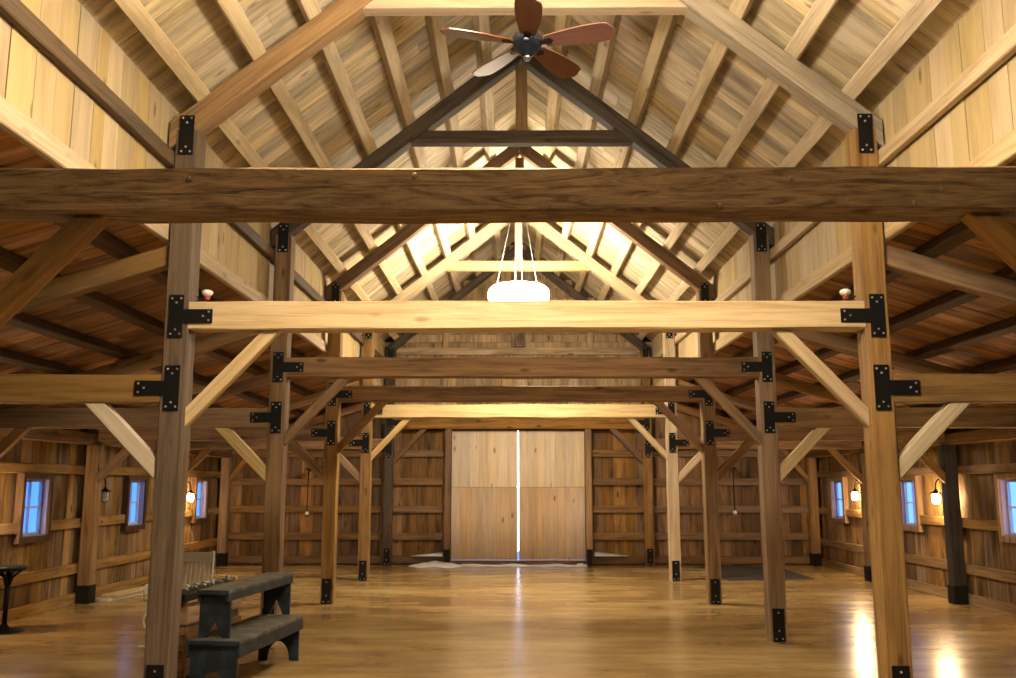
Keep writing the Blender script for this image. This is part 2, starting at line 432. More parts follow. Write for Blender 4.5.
# ------------------------------------------------------------------ posts with their iron plates
PT = .008
def t_outline(a, hgt, arm, armh, side):
    w = a / 2; H = hgt / 2; q = armh / 2; r_ = .008
    pts = [(-w, -H), (w, -H), (w, -q), (w + arm, -q), (w + arm, q), (w, q), (w, H), (-w, H)]
    if side < 0: pts = [(-x, y) for x, y in reversed(pts)]
    return pts
FRONT = Matrix.Rotation(R(90), 4, 'X')      # prism z -> -y
bolt_src = None
def bolt(parent, x, z, y):
    global bolt_src
    if bolt_src is None:
        mb = MB()
        mb.prism([(.0095 * math.cos(R(60 * i)), .0095 * math.sin(R(60 * i))) for i in range(6)], 0, .006, FRONT)
        mb.lathe([(.006, 0), (.005, .003), (.001, .005)], 8)
        n = len(mb.v) - 24
        for i in range(n, len(mb.v)):
            p = mb.v[i]; mb.v[i] = Vector((p.x, -p.z - .006, p.y))
        bolt_src = mb.build('bolt', M_BOLT, parent, (x, y, z)); return bolt_src
    return child_copy(bolt_src, parent, (x, y, z))
def t_plate(post, zc, a, hgt, arm, armh, side, face):
    o = MB().prism(t_outline(a, hgt, arm, armh, side), 0, PT, FRONT).build('strap_plate', M_IRON, post, (0, face, zc), bevel=.0025)
    w, H = a / 2, hgt / 2
    for sg in (1, -1):
        for x in (-w * .62, w * .62): bolt(o, x, sg * (H - .03), -PT)
        bolt(o, 0, sg * (H - .065), -PT)
        bolt(o, side * (w + arm - .03), sg * armh * .3, -PT)
    bolt(o, side * (w + arm - .075), 0, -PT)
    return o
POST_DESC = {-1: {1: 'tall post of the bench-side row standing nearest, rough grey-brown, beside the blue benches', 2: 'second post of the bench-side row, standing just behind the blue benches',
                  3: 'third post of the bench-side row, past the benches', 4: 'honey-coloured fourth post of the bench-side row, one bay before the end wall', 5: 'dark post of the bench-side row standing against the end wall'},
             1: {1: 'tall post of the mat-side row standing nearest, pale inner face and two iron plates', 2: 'second post of the mat-side row, pale edge toward the middle',
                 3: 'third post of the mat-side row, near the dark mat', 4: 'pale fourth post of the mat-side row, one bay before the end wall', 5: 'brown post of the mat-side row standing against the end wall'}}
for k in range(6):
    for s in (-1, 1):
        d = .15 if k == 5 else PD
        top = 4.61 if k else 4.61
        mat = W_GREY if (k, s) in ((1, -1),) else (W_PALE if (k, s) == (4, 1) else W_HONEY if k < 5 else (W_CHAR if s < 0 else W_BROWN))
        p = beam('timber_post', (s * PX, BY[k] + d / 2, 0), (s * PX, BY[k] + d / 2, top), PW, d, mat, up=(0, 1, 0), rough=.007, seg=14)
        # re-express so that the object stands upright with its origin on the floor
        for v in p.data.vertices: v.co = p.matrix_world.to_3x3() @ v.co
        p.matrix_world = Matrix.Translation((s * PX, BY[k] + d / 2, 0))
        p.data.materials[0] = mat['Z']
        tag(p, POST_DESC[s][k] if k else 'square timber post under the %s end of the nearest dark tie beam' % ('bench-side' if s < 0 else 'mat-side'), 'post', 'timber posts of the nave')
        if k:
            f = -d / 2 - .004
            t_plate(p, 3.035, .117, .35, .235, .115, -s, f)
            t_plate(p, 2.458, .12, .36, .235, .115, s, f)
            o = MB().box(-.06, .06, -PT, 0, -.17, .17).build('strap_plate', M_IRON, p, (0, f, 4.563), bevel=.0025)
            for sg in (-1, 1):
                for x in (-.035, .035): bolt(o, x, sg * .145, -PT)
                bolt(o, 0, sg * .105, -PT)
            o = MB().box(-.067, .067, -PT, 0, 0, .355).box(-.067, .067, d + .008, d + .016, 0, .355).box(-.067, .067, 0, d + .008, -.001, .004).build('base_plate', M_IRON, p, (0, f, .002), bevel=.0025)
            for z_ in (.31, .12): bolt(o, 0, z_, -PT)
            for x in (-.035, .035): bolt(o, x, .035, -PT)

# ------------------------------------------------------------------ ties, braces, trusses
TIE = {0: (W_DARK, 2.925, 3.135, 'dark weathered tie beam with rippled grain, running overhead across the whole width, nearest'),
       1: (W_PALE, 2.93, 3.16, 'pale yellow tie beam, second from the front, under the glowing lamp'),
       2: (W_BROWN, 2.92, 3.15, 'brown tie beam just beyond the pale one, third from the front'),
       3: (W_BROWN, 2.93, 3.16, 'brown tie beam with a dark lower edge, fourth from the front'),
       4: (W_PALE, 2.92, 3.16, 'pale tie beam far back, just before the double doors'),
       5: (W_BROWN, 2.90, 3.14, 'brown lintel beam over the double doors')}
XI, XO = PX - PW / 2, PX + PW / 2
for k, (mat, z0, z1, lab) in TIE.items():
    d = .15 if k == 5 else .2
    y = BY[k] + d / 2
    t = beam('tie_beam', (-XI, y, (z0 + z1) / 2), (XI, y, (z0 + z1) / 2), d, z1 - z0, mat, rough=.008 if k != 0 else .012, seg=26, chamfer=.012)
    tag(t, lab, 'beam', 'tie beams across the nave')
    if k == 0:
        pegs = [(.04, -.06), (.83, -.055), (1.16, .07), (1.71, -.045), (1.83, .02), (-1.58, .075), (-.55, .09)]
        for x, zz in pegs:
            q = MB().lathe([(.014, 0), (.014, .006), (.008, .009)], 10)
            for i in range(len(q.v)): v = q.v[i]; q.v[i] = Vector((v.x, -v.z, v.y))
            c = q.build('peg', W_DARK['Z'], t)
            c.matrix_parent_inverse = t.matrix_world.inverted()
            c.location = (x, BY[0] - .001, 3.0 + zz)
    # knee braces in the nave
    for s in (-1, 1):
        a = Vector((s * (XI - .0), y, z0 - .70)); b = Vector((s * (XI - .66), y, z0))
        mb_ = {0: W_BROWN, 1: W_PALE, 2: W_HONEY, 3: W_BROWN, 4: W_PALE, 5: W_GIRT}[k]
        o = beam('knee_brace', a, b, .10 if k < 5 else .06, .105, mb_, up=(0, 0, 1) if True else None, cut0=((s * XI, 0, 0), (1, 0, 0)), cut1=((0, 0, z0 - .001), (0, 0, 1)))
        tag(o, 'diagonal knee brace under the %s end of the %s' % (ROW[s], ('nearest dark tie beam', 'pale second tie beam', 'brown third tie beam', 'brown fourth tie beam', 'pale fifth tie beam', 'lintel over the doors')[k]), 'brace', 'knee braces under the tie beams')
    if k == 0: continue
    # principal rafters
    pm = {1: W_HONEY, 2: W_CHAR, 3: W_BROWN, 4: W_PALE, 5: W_CHAR}[k]  # second truss: backlit shade put into a darker timber colour
    yy = BY[k] + .10 if k < 5 else BY[k] + .11
    pd = .19 if k < 5 else .08
    for s in (-1, 1):
        pmat = W_SILVER if (k, s) == (1, 1) else pm
        o = beam('principal_rafter', (s * 2.93, yy, 6.935 - .8 * 2.93), (0, yy, 6.935), pd, .18, pmat, cut0=((s * 2.955, 0, 0), (1, 0, 0)), cut1=((s * .001, 0, 0), (1, 0, 0)), rough=.008)
        tag(o, 'sloping main rafter on the %s of the %s roof truss' % ('bench side' if s < 0 else 'mat side', ('', 'nearest', 'second, dark', 'third, brown', 'fourth, pale', 'end wall')[k]), 'rafter', 'main rafters of the roof trusses')
    if k < 5:
        cz0, cz1 = {1: (5.71, 5.89), 2: (5.75, 5.91), 3: (5.75, 5.91), 4: (5.71, 5.89)}[k]
        n_ = Vector((.8, 0, 1)).normalized()
        cm = {1: W_PALE, 2: W_CHAR, 3: W_BROWN, 4: W_PALE}[k]  # second collar likewise carries its backlit shade in the colour
        o = beam('collar_beam', (-1.3, yy, (cz0 + cz1) / 2), (1.3, yy, (cz0 + cz1) / 2), .14, cz1 - cz0, cm, cut0=((0, 0, 6.818), (-.8, 0, 1)), cut1=((0, 0, 6.818), (.8, 0, 1)))
        tag(o, 'short collar beam high in the %s roof truss' % ('nearest', 'second, dark', 'third', 'fourth, pale')[k - 1], 'beam', 'collar beams of the roof trusses')
        o = beam('king_strut', (0, yy, cz1 + .001), (0, yy, 6.75), .10, .14, cm if k != 2 else W_HONEY, up=(1, 0, 0))
        tag(o, 'upright strut from the collar to the peak of the %s roof truss' % ('nearest', 'second, dark', 'third', 'fourth, pale')[k - 1], 'strut', 'upright struts of the roof trusses')
    else:
        o = beam('king_strut', (0, yy, 4.72), (0, yy, 6.75), .06, .30, W_DARK, up=(1, 0, 0))
        tag(o, 'dark upright strut on the end wall gable behind the lamp', 'strut')
    # aisle members
    for s in (-1, 1):
        am = W_HONEY if k in (1, 2) else W_BROWN
        d2 = .14
        ya = BY[k] + d2 / 2 + .003
        side = 'bench-side' if s < 0 else 'mat-side'
        if k < 5:
            o = beam('aisle_tie_beam', (s * XO, ya, 2.455), (s * 6.27, ya, 2.455), d2, .225, am, cut0=((s * (XO + .001), 0, 0), (1, 0, 0)), cut1=((s * 6.268, 0, 0), (1, 0, 0)), rough=.008)
        else:
            o = beam('aisle_tie_beam', (s * XO, ya, 2.59), (s * 6.27, ya, 2.59), d2, .2, am, rough=.008)
        tag(o, 'level beam across the %s aisle at the %s post%s' % (side, ORD[k] if k > 1 else 'nearest', ''), 'beam', 'level beams across the aisles')
        c0 = (s * 2.92, BY[k] + .1, 3.55); c1 = (s * 6.45, BY[k] + .1, 3.55 - .3 * 3.53)
        o = beam('aisle_rafter', c0, c1, .12, .165, am, cut0=((s * (XO + .003), 0, 0), (1, 0, 0)), cut1=((s * 6.46, 0, 0), (1, 0, 0)), rough=.008)
        tag(o, 'sloping rafter of the %s aisle roof at the %s post' % (side, ORD[k] if k > 1 else 'nearest'), 'rafter', 'rafters of the aisle roofs')
        if k < 5:
            bm_ = W_WHITE if k == 1 else W_PALE if k == 2 or (k == 4 and s > 0) else W_HONEY
            z0a = 2.342
            o = beam('aisle_brace', (s * XO, ya, 1.81), (s * (XO + .53), ya, z0a), .11, .118, bm_, cut0=((s * (XO + .001), 0, 0), (1, 0, 0)), cut1=((0, 0, z0a - .001), (0, 0, 1)))
            tag(o, '%s brace from the %s %s post out to the aisle beam' % ('whitish' if k == 1 else 'diagonal', ORD[k] if k > 1 else 'nearest', ROW[s]), 'brace', 'braces beside the nave posts')
        if k >= 2:
            o = beam('aisle_brace', (s * 6.25, ya, 1.80), (s * 5.72, ya, 2.342 if k < 5 else 2.488), .09, .11, W_BROWN, cut0=((s * 6.249, 0, 0), (1, 0, 0)), cut1=((0, 0, (2.341 if k < 5 else 2.488)), (0, 0, 1)))
            tag(o, 'brown brace from the %s aisle wall post at the %s frame' % (side, ORD[k]), 'brace', 'braces beside the wall posts')
            p = beam('wall_post', (0, 0, 0), (0, 0, 2.278), .18, .19, W_BLACK if (k, s) == (3, 1) else W_HONEY if s < 0 else W_BROWN, up=(0, 1, 0), rough=.006)
            for v in p.data.vertices: v.co = p.matrix_world.to_3x3() @ v.co
            p.matrix_world = Matrix.Translation((s * 6.34, BY[k] + (.1 if k < 5 else .07), 0))
            p.data.materials[0] = (W_BLACK if (k, s) == (3, 1) else W_HONEY if s < 0 else W_BROWN)['Z']
            tag(p, {-1: {2: 'wall post on the bench-side wall nearest the camera', 3: 'brown wall post between the first two windows of the bench-side wall', 4: 'wall post between the second and third window of the bench-side wall', 5: 'corner post where bench-side wall meets end wall'},
                    1: {2: 'wall post on the mat-side wall nearest the camera', 3: 'dark wall post beside the lit lantern of the mat-side wall', 4: 'wall post before the far window of the mat-side wall', 5: 'corner post where mat-side wall meets end wall'}}[s][k], 'post', 'posts along the aisle walls')
            sh = MB().box(-s * .10 - .004, -s * .10 + .004, -.10, .10, 0, .26).box(-.09, .09, -.104, -.096, 0, .26)
            sh.build('base_plate', M_IRON, p)

# --- long timbers that run the length of the hall
for s in (-1, 1):
    side = 'bench side' if s < 0 else 'mat side'
    o = beam('clerestory_girt', (s * 2.938, Y0 + .1, 4.365), (s * 2.938, Y1 - .05, 4.365), .062, .13, W_GREY if s < 0 else W_PALE, seg=40)
    tag(o, 'long rail halfway up the high boarded wall on the %s' % side, 'rail', 'rails on the high boarded walls')
    o = beam('clerestory_sill_beam', (s * 2.945, Y0 + .1, 3.745), (s * 2.945, Y1 - .05, 3.745), .052, .15, W_PALE, seg=40)
    tag(o, 'long sill beam at the foot of the high boarded wall on the %s' % side, 'beam', 'sill beams under the high boarded walls')
    o = beam('wall_plate', (s * 6.385, Y0 + .1, 2.365), (s * 6.385, Y1 - .02, 2.365), .22, .165, W_BROWN, seg=40)
    tag(o, 'long plate along the top of the low wall on the %s' % side, 'beam', 'plates on top of the low walls')
    ang = math.atan(.8)
    num = ['lowest', 'second', 'third', 'fourth', 'fifth', 'topmost']
    for i in range(6):
        x = 2.73 - .455 * i
        zc = roof_z(x) - .0755 / math.cos(ang)
        o = beam('purlin', (s * x, Y0 + .1, zc), (s * x, Y1 - .04, zc), .135, .145, W_PURLIN, up=(s * .8, 0, 1), seg=40)
        tag(o, '%s purlin counting up the %s slope of the main roof' % (num[i], side), 'purlin', 'purlins of the main roof')
    for i in range(5):
        x = 3.32 + .66 * i
        zc = aisle_z(x) - .056
        o = beam('aisle_purlin', (s * x, Y0 + .1, zc), (s * x, Y1 - .04, zc), .12, .10, W_UMBER, up=(s * .3, 0, 1), seg=40)
        tag(o, '%s purlin counting outward under the %s aisle roof' % (['first', 'second', 'third', 'fourth', 'outermost'][i], 'bench-side' if s < 0 else 'mat-side'), 'purlin', 'purlins of the aisle roofs')

# ------------------------------------------------------------------ doors
for n, (a, b) in enumerate(((-1.445, -.016), (.016, 1.445))):
    mb = MB(); lowb = MB()
    for z0, z1, dy in ((.115, 1.645, 0), (1.652, 2.885, -.012)):
        m = 7; cs = [a + (b - a) * i / m for i in range(m + 1)]
        for i in range(1, m): cs[i] += random.uniform(-.04, .04)
        tgt = mb if dy else lowb
        for p, q in zip(cs[:-1], cs[1:]): tgt.box(p + .0015, q - .0015, Y1 - .05 + dy, Y1 - .015, z0, z1)
    d = mb.build('door_%d' % (n + 1), W_DOOR['Z']); tag(d, kind='structure')
    lowb.build('lower_boards', W_DOOR2['Z'], d)['label'] = 'darker orange-brown lower boards'
    MB().box(a + .02, b - .02, Y1 - .014, Y1 + .03, .12, 2.87).build('backing_frame', W_GIRT['Z'], d)
    MB().box(a, b, Y1 - .056, Y1 - .048, .09, .112).build('bottom_strip', W_WHITE['X'], d)
mb = MB().box(-2.0, 2.0, Y1 - .065, Y1 - .052, 2.87, 2.90)
tr = mb.build('door_track', M_IRON); tag(tr, 'thin black sliding track just above the double doors', 'track')
th = MB().box(-1.44, 1.44, Y1 - .04, Y1 + .12, -.02, .085).build('trim_1', W_DARK['X']); tag(th, kind='structure')
for x, lab in ((-1.52, 'bench'), (1.52, 'mat')):
    p = beam('door_post', (0, 0, 0), (0, 0, 2.898), .14, .15, W_GIRT if x < 0 else W_HONEY, up=(0, 1, 0))
    for v in p.data.vertices: v.co = p.matrix_world.to_3x3() @ v.co
    p.matrix_world = Matrix.Translation((x, BY[5] + .075, 0)); p.data.materials[0] = (W_GIRT if x < 0 else W_HONEY)['Z']
    tag(p, 'upright post framing the double doors on the %s side' % lab, 'post', 'posts framing the doors')
    MB().box(-.06, .06, -.086, -.078, 0, .34).build('base_plate', M_IRON, p)

# snow blown in
def snow(name, lab, pts, hmax, seed):
    """low mound over a long footprint: pts (x, half depth, height)"""
    mb = MB(); vs = []; fs = []; n = 7
    for i, (x, y0, y1, h) in enumerate(pts):
        for j in range(n):
            t = j / (n - 1)
            zz = h * math.sin(math.pi * t) ** .7 * (1 + .35 * noise.noise(Vector((x * 6, t * 5, seed))))
            vs.append((x, y0 + (y1 - y0) * t + .03 * noise.noise(Vector((x * 5, seed, t))), max(.001, zz)))
    for i in range(len(pts) - 1):
        for j in range(n - 1): fs.append((i * n + j, (i + 1) * n + j, (i + 1) * n + j + 1, i * n + j + 1))
    mb.add(vs, fs, True); o = mb.build(name, M_SNOW); tag(o, lab, 'snow', 'snow blown in around the doors', 'stuff'); return o
snow('snow_drift', 'white snow blown in at the foot of the end wall on the bench side of the doors', [(-2.32 + i * .08, 19.35 + .12 * math.cos(i * .9) + .1 * max(0, 4 - i) * .3, 19.90, .085 * min(1, (i + .3) / 4, (14.3 - i) / 3)) for i in range(15)], .1, 1)
snow('snow_drift', 'thin line of snow along the bottom of the double doors', [(-1.25 + i * .1, 19.62 + .05 * math.sin(i * 1.3), 19.90, .03 + .012 * math.sin(i * .7)) for i in range(28)], .05, 2)
snow('snow_drift', 'snow patch at the foot of the mat-side door post', [(1.18 + i * .07, 19.55 + .02 * i, 19.76, .06 * min(1, (i + .2) / 1.5, (4.2 - i) / 1.5)) for i in range(5)], .1, 3)
mb = MB(); mb.add([(1.62, 19.80, .20), (2.35, 19.84, .20), (2.3, 19.95, .215), (1.62, 19.95, .29), (1.62, 19.80, .195), (2.35, 19.84, .195), (2.3, 19.95, .195), (1.62, 19.95, .195)], [(0, 1, 2, 3), (7, 6, 5, 4), (0, 4, 5, 1), (1, 5, 6, 2), (2, 6, 7, 3), (3, 7, 4, 0)], True)
tag(mb.build('snow_drift', M_SNOW), 'sloping snow lodged on the low rail beside the mat-side door post', 'snow', 'snow blown in around the doors', 'stuff')
mb = MB(); mb.add([(-2.3, 19.84, .195), (-1.62, 19.80, .20), (-1.62, 19.95, .27), (-2.2, 19.95, .21), (-2.3, 19.84, .19), (-1.62, 19.80, .19), (-1.62, 19.95, .19), (-2.2, 19.95, .19)], [(0, 1, 2, 3), (7, 6, 5, 4), (0, 4, 5, 1), (1, 5, 6, 2), (2, 6, 7, 3), (3, 7, 4, 0)], True)
tag(mb.build('snow_drift', M_SNOW), 'sloping snow lodged on the low rail beside the bench-side door post', 'snow', 'snow blown in around the doors', 'stuff')

# ------------------------------------------------------------------ windows
wn = 0
for s in (-1, 1):
    for i, (a, b) in enumerate(WINS[s]):
        wn += 1
        cas = W_UMBER if s < 0 else W_HONEY
        z0, z1 = WZ
        root = MB()
        for (p, q, u, v) in ((a - .075, a, z0 - .08, z1 + .07), (b, b + .075, z0 - .08, z1 + .07), (a, b, z1, z1 + .07), (a - .0, b + .0, z0 - .08, z0)):
            root.box(*sorted((s * 6.40, s * 6.499)), p, q, u, v)
        w = root.build('window_%d' % wn, cas['Z'], bevel=.004); tag(w, kind='structure')
        j = MB()
        for (p, q, u, v) in ((a, a + .015, z0, z1), (b - .015, b, z0, z1), (a + .015, b - .015, z1 - .015, z1), (a + .015, b - .015, z0, z0 + .015)):
            j.box(*sorted((s * 6.43, s * 6.552)), p, q, u, v)
        j.build('jamb', plain('purple_lit_jamb_%d' % wn, (.27, .22, .31) if s > 0 else (.36, .31, .40), .5), w)  # purple cast of the window light put into the jamb colour
        t = .03; xa, xb = s * 6.505, s * 6.545
        f = MB()
        A, B, U, V = a + .015, b - .015, z0 + .015, z1 - .015
        for (p, q, u, v) in ((A, A + t, U, V), (B - t, B, U, V), (A + t, B - t, V - t, V), (A + t, B - t, U, U + t)):
            f.box(*sorted((xa, xb)), p, q, u, v)
        sf = f.build('sash', M_SASH, w)
        m = MB()
        m.box(*sorted((xa, xb)), (A + B) / 2 - .008, (A + B) / 2 + .008, U + t, V - t)
        m.box(*sorted((xa + s * .002, xb - s * .002)), A + t, B - t, (U + V) / 2 - .012, (U + V) / 2 + .012)
        m.build('muntin', M_SASH, sf)
        MB().box(*sorted((s * 6.523, s * 6.527)), A + t, B - t, U + t, V - t).build('pane', M_GLASS, w)

# ------------------------------------------------------------------ wall lanterns
def lantern(s, y, z, lit, lab, xw=6.50):
    x = s * 6.30
    root = empty('wall_lantern', (s * 6.49, y, z)); tag(root, lab, 'lamp', 'gooseneck wall lanterns')
    dx = x - s * 6.49
    MB().box(*sorted((0, -s * .02)), -.045, .045, .02, .20).build('back_plate', M_IRON, root, bevel=.004)
    pts = [(-s * .015, 0, .14)]
    for i in range(13):
        t = math.pi * (i / 12)
        pts.append((dx * .5 + s * .5 * abs(dx) * math.cos(t) * .95, 0, .16 + .10 * math.sin(t)))
    pts.append((dx, 0, .10))
    MB().tube(pts, .009, 8).build('gooseneck', M_IRON, root)
    MB().lathe([(.012, .105), (.02, .10), (.03, .075), (.085, .045), (.09, .035), (.03, .04)], 20, (dx, 0, 0)).build('cap', M_IRON, root)
    g = MB().lathe([(.028, -.115), (.05, -.10), (.056, -.04), (.05, .02), (.035, .04)], 20, (dx, 0, 0)).build('glass_jar', M_BULB if lit else M_OFF, root)
    cg = MB()
    for i in range(4):
        q = R(45 + 90 * i); cx, cy = math.cos(q), math.sin(q)
        cg.tube([(dx + .03 * cx, .03 * cy, -.125), (dx + .062 * cx, .062 * cy, -.10), (dx + .066 * cx, .066 * cy, -.02), (dx + .05 * cx, .05 * cy, .045)], .0035, 6)
    cg.tube([(dx + .066 * math.cos(R(15 * i)), .066 * math.sin(R(15 * i)), -.045) for i in range(24)], .0035, 6, True)
    cg.build('cage', M_IRON, root)
lantern(1, 13.98, 1.53, True, 'lit gooseneck lantern on the mat-side wall just past the dark wall post')
lantern(1, 17.28, 1.53, True, 'lit gooseneck lantern on the mat-side wall close to the far window')
lantern(1, 11.05, 1.53, True, 'lit gooseneck lantern on the mat-side wall nearest the camera')
lantern(-1, 13.92, 1.56, False, 'unlit black lantern on the bench-side wall beside the brown wall post')
lantern(-1, 17.62, 1.50, True, 'lit lantern on the bench-side wall close to the far window')
lantern(-1, 10.85, 1.53, True, 'lit lantern on the bench-side wall nearest the camera')

# ------------------------------------------------------------------ ring lamp
def lamp(loc, lab, glow=None):
    root = empty('hanging_lamp', loc); tag(root, lab, 'lamp', 'round hanging lamps')
    prof_ = [(.02, -.15)]
    for i in range(13):
        t = -math.pi / 2 + math.pi * i / 12
        prof_.append((.40 + .12 * math.cos(t), .15 * math.sin(t)))
    prof_.append((.02, .15))
    MB().lathe(prof_, 40).build('lamp_shade', glow or M_LAMP, root)
    MB().tube([(.405 * math.cos(R(10 * i)), .405 * math.sin(R(10 * i)), .125) for i in range(36)], .012, 8, True).build('ring', M_IRON, root)
    top = 7.02 - loc[2]
    for i, q in enumerate((200, 320, 80)):
        MB().tube([(.395 * math.cos(R(q)), .395 * math.sin(R(q)), .13), (0.01, 0, top - .12)], .005, 6).build('cable', M_CORD, root)
    MB().tube([(-.06, -.05, .12), (-.05, -.03, .7), (-.02, -.01, 1.3), (0, 0, top - .1)], .009, 6).build('cable', M_CORD, root)
    MB().lathe([(.05, top + .09), (.05, top + .05), (.02, top - .10), (.012, top - .13)][::-1], 16).build('ceiling_hook', M_IRON, root)
lamp((-.01, 15.0, 4.86), 'glowing white round lamp hanging over the middle of the hall')
lamp((0, 4.5, 4.88), 'added fill lamp, out of view above the nearest dark tie beam')  # added out of view to brighten the near bay
lamp((0, .7, 4.3), 'added dim fill lamp, out of view above the camera', M_FILL_LAMP)  # added out of view to light the front of the nearest tie beam

# ------------------------------------------------------------------ fan
root = empty('ceiling_fan', (.0, 6.0, 4.80)); tag(root, 'five-bladed ceiling fan with dark hub and reddish wood blades under the peak', 'fan')
MB().lathe([(.004, -.125), (.03, -.12), (.05, -.10), (.085, -.075), (.105, -.03), (.108, .02), (.085, .06), (.04, .085), (.02, .09)], 28).build('hub', plain('fan_blue_black', (.012, .016, .028), .22, .5), root)
MB().lathe([(.006, -.150), (.022, -.145), (.03, -.125), (.028, -.112)], 16).build('hub_cap', plain('fan_cap_steel', (.25, .27, .3), .2, .9), root)
MB().tube([(0, 0, .085), (0, 0, 2.22)], .014, 10).build('down_rod', M_IRON, root)
for i in range(5):
    ang = R(-90 + 72 * i)
    n = 12; top, bot = [], []
    for j in range(n + 1):
        t = j / n; r_ = .13 + .50 * t
        w = .052 + .042 * math.sin(math.pi * min(1, t * 1.15) * .62)
        if t > .85: w *= math.sqrt(max(.02, 1 - ((t - .85) / .15) ** 2))
        top.append((r_, w)); bot.append((r_, -w))
    out = bot + top[::-1]
    m = Matrix.Rotation(R(-13), 4, 'X')
    b = MB().prism(out, -.004, .004, m).build('blade', M_BLADE, root, (0, 0, -.02)); b.rotation_euler = (0, 0, ang)
    a = MB().prism([(.08, -.02), (.17, -.03), (.19, 0), (.17, .03), (.08, .02)], -.009, -.004, m).build('blade_iron', M_IRON, b)

# ------------------------------------------------------------------ small lamps on the second tie beam
for s, lab in ((-1, 'small white and red spot bulb on top of the pale tie beam, bench-side end'), (1, 'small white and red spot bulb on top of the pale tie beam, mat-side end')):
    root = empty('spot_bulb', (s * 2.60, 7.24, 3.165)); tag(root, lab, 'lamp', 'spot bulbs on the pale tie beam'); root.scale = (.82, .82, .82)
    MB().lathe([(.03, 0), (.03, .008), (.01, .012), (.01, .03)], 14).build('stand', M_IRON, root)
    MB().lathe([(.018, .025), (.024, .03), (.03, .06), (.028, .066)], 16).build('collar', M_RED, root)
    MB().lathe([(.026, .064), (.05, .085), (.056, .10), (.05, .118), (.03, .13), (.004, .134)], 18).build('bulb', M_WHITE, root)
    MB().tube([(s * .01, 0, .03), (s * .05, 0, .035), (s * .10, -.01, .06)], .006, 6).build('cable', M_IRON, root)

# ------------------------------------------------------------------ things hanging on the end wall
for x, z1, z0, lab in ((-4.50, 2.03, 1.08, 'thin black rod with a pale knob hanging on the end wall, bench side'), (4.60, 2.05, 1.10, 'thin black rod with a pale knob hanging on the end wall above the dark mat')):
    root = empty('hanging_rod', (x, 19.62, z0)); tag(root, lab, 'rod', 'rods hanging on the end wall')
    MB().tube([(0, 0, .05), (0, .02, z1 - z0)], .012, 8).build('rod', M_IRON, root)
    MB().box(-.07, .07, .0, .30, z1 - z0 - .02, z1 - z0 + .02).tube([(-.05, .02, z1 - z0 + .06), (.06, .02, z1 - z0 - .05)], .010, 6).build('hook_bracket', M_IRON, root)
    MB().lathe([(.01, -.03), (.035, -.01), (.045, .02), (.03, .05), (.014, .06)], 14).build('knob', M_WHITE, root)
    MB().lathe([(.05, -.045), (.055, -.03), (.03, -.02)], 14).build('knob_cap', M_RED if x > 0 else M_IRON, root)

# ------------------------------------------------------------------ mat
mt = MB().prism([(3.75, 16.75), (5.38, 17.05), (5.42, 19.6), (3.8, 19.6)], .001, .012).build('floor_mat', M_MAT, bevel=.003)
tag(mt, 'dark flat mat lying on the floor near the end wall', 'mat')

# ------------------------------------------------------------------ benches
def bench(name, lab, loc, rz, L, Wd, H, apron, legw, inset, kind):
    root = empty(name, loc, rz); tag(root, lab, 'bench', 'worn blue benches stacked in two tiers')
    MB().box(-Wd / 2, Wd / 2, 0, L, H - .028, H).build('seat', M_BENCH_TOP, root, bevel=.004)
    for x in (-1, 1):
        MB().box(*sorted((x * (Wd / 2 - .002), x * (Wd / 2 - .026))), .004, L - .004, H - apron, H - .0285).build('apron', M_BENCH, root, bevel=.003)
    MB().box(-Wd / 2 - .001, Wd / 2 + .001, -.012, -.001, H - .034, H).build('end_strip', M_BENCH, root)
    for y in (inset, L - inset - .03):
        w = legw / 2; hh = H - .03
        pts = [(-w, 0)]
        if kind == 'arch':
            a0 = w * .56
            pts += [(-a0, 0)] + [(-a0 * math.cos(math.pi * q / 10), .185 * math.sin(math.pi * q / 10)) for q in range(1, 10)] + [(a0, 0)]
        else:
            pts += [(-w * .50, 0), (0, .14), (w * .50, 0)]
        pts += [(w, 0), (w, hh), (-w, hh)]
        # ears so that the end board reaches the aprons
        m = Matrix.Translation((0, y + .03, 0)) @ Matrix.Rotation(R(90), 4, 'X')
        MB().prism(pts, 0, .03, m).build('end_board', M_BENCH, root, bevel=.002)
    return root
RB = R(-6.2)
bench('bench', 'long blue bench with arched end boards standing on the floor beside the nearest post', (-2.575, 7.75, 0), RB, 1.56, .46, .43, .135, .405, .02, 'arch')
bench('bench', 'smaller blue bench with V-notched end boards stacked on top of the longer bench', (-2.62, 7.83, .431), RB, 1.56, .275, .395, .095, .27, .05, 'notch')

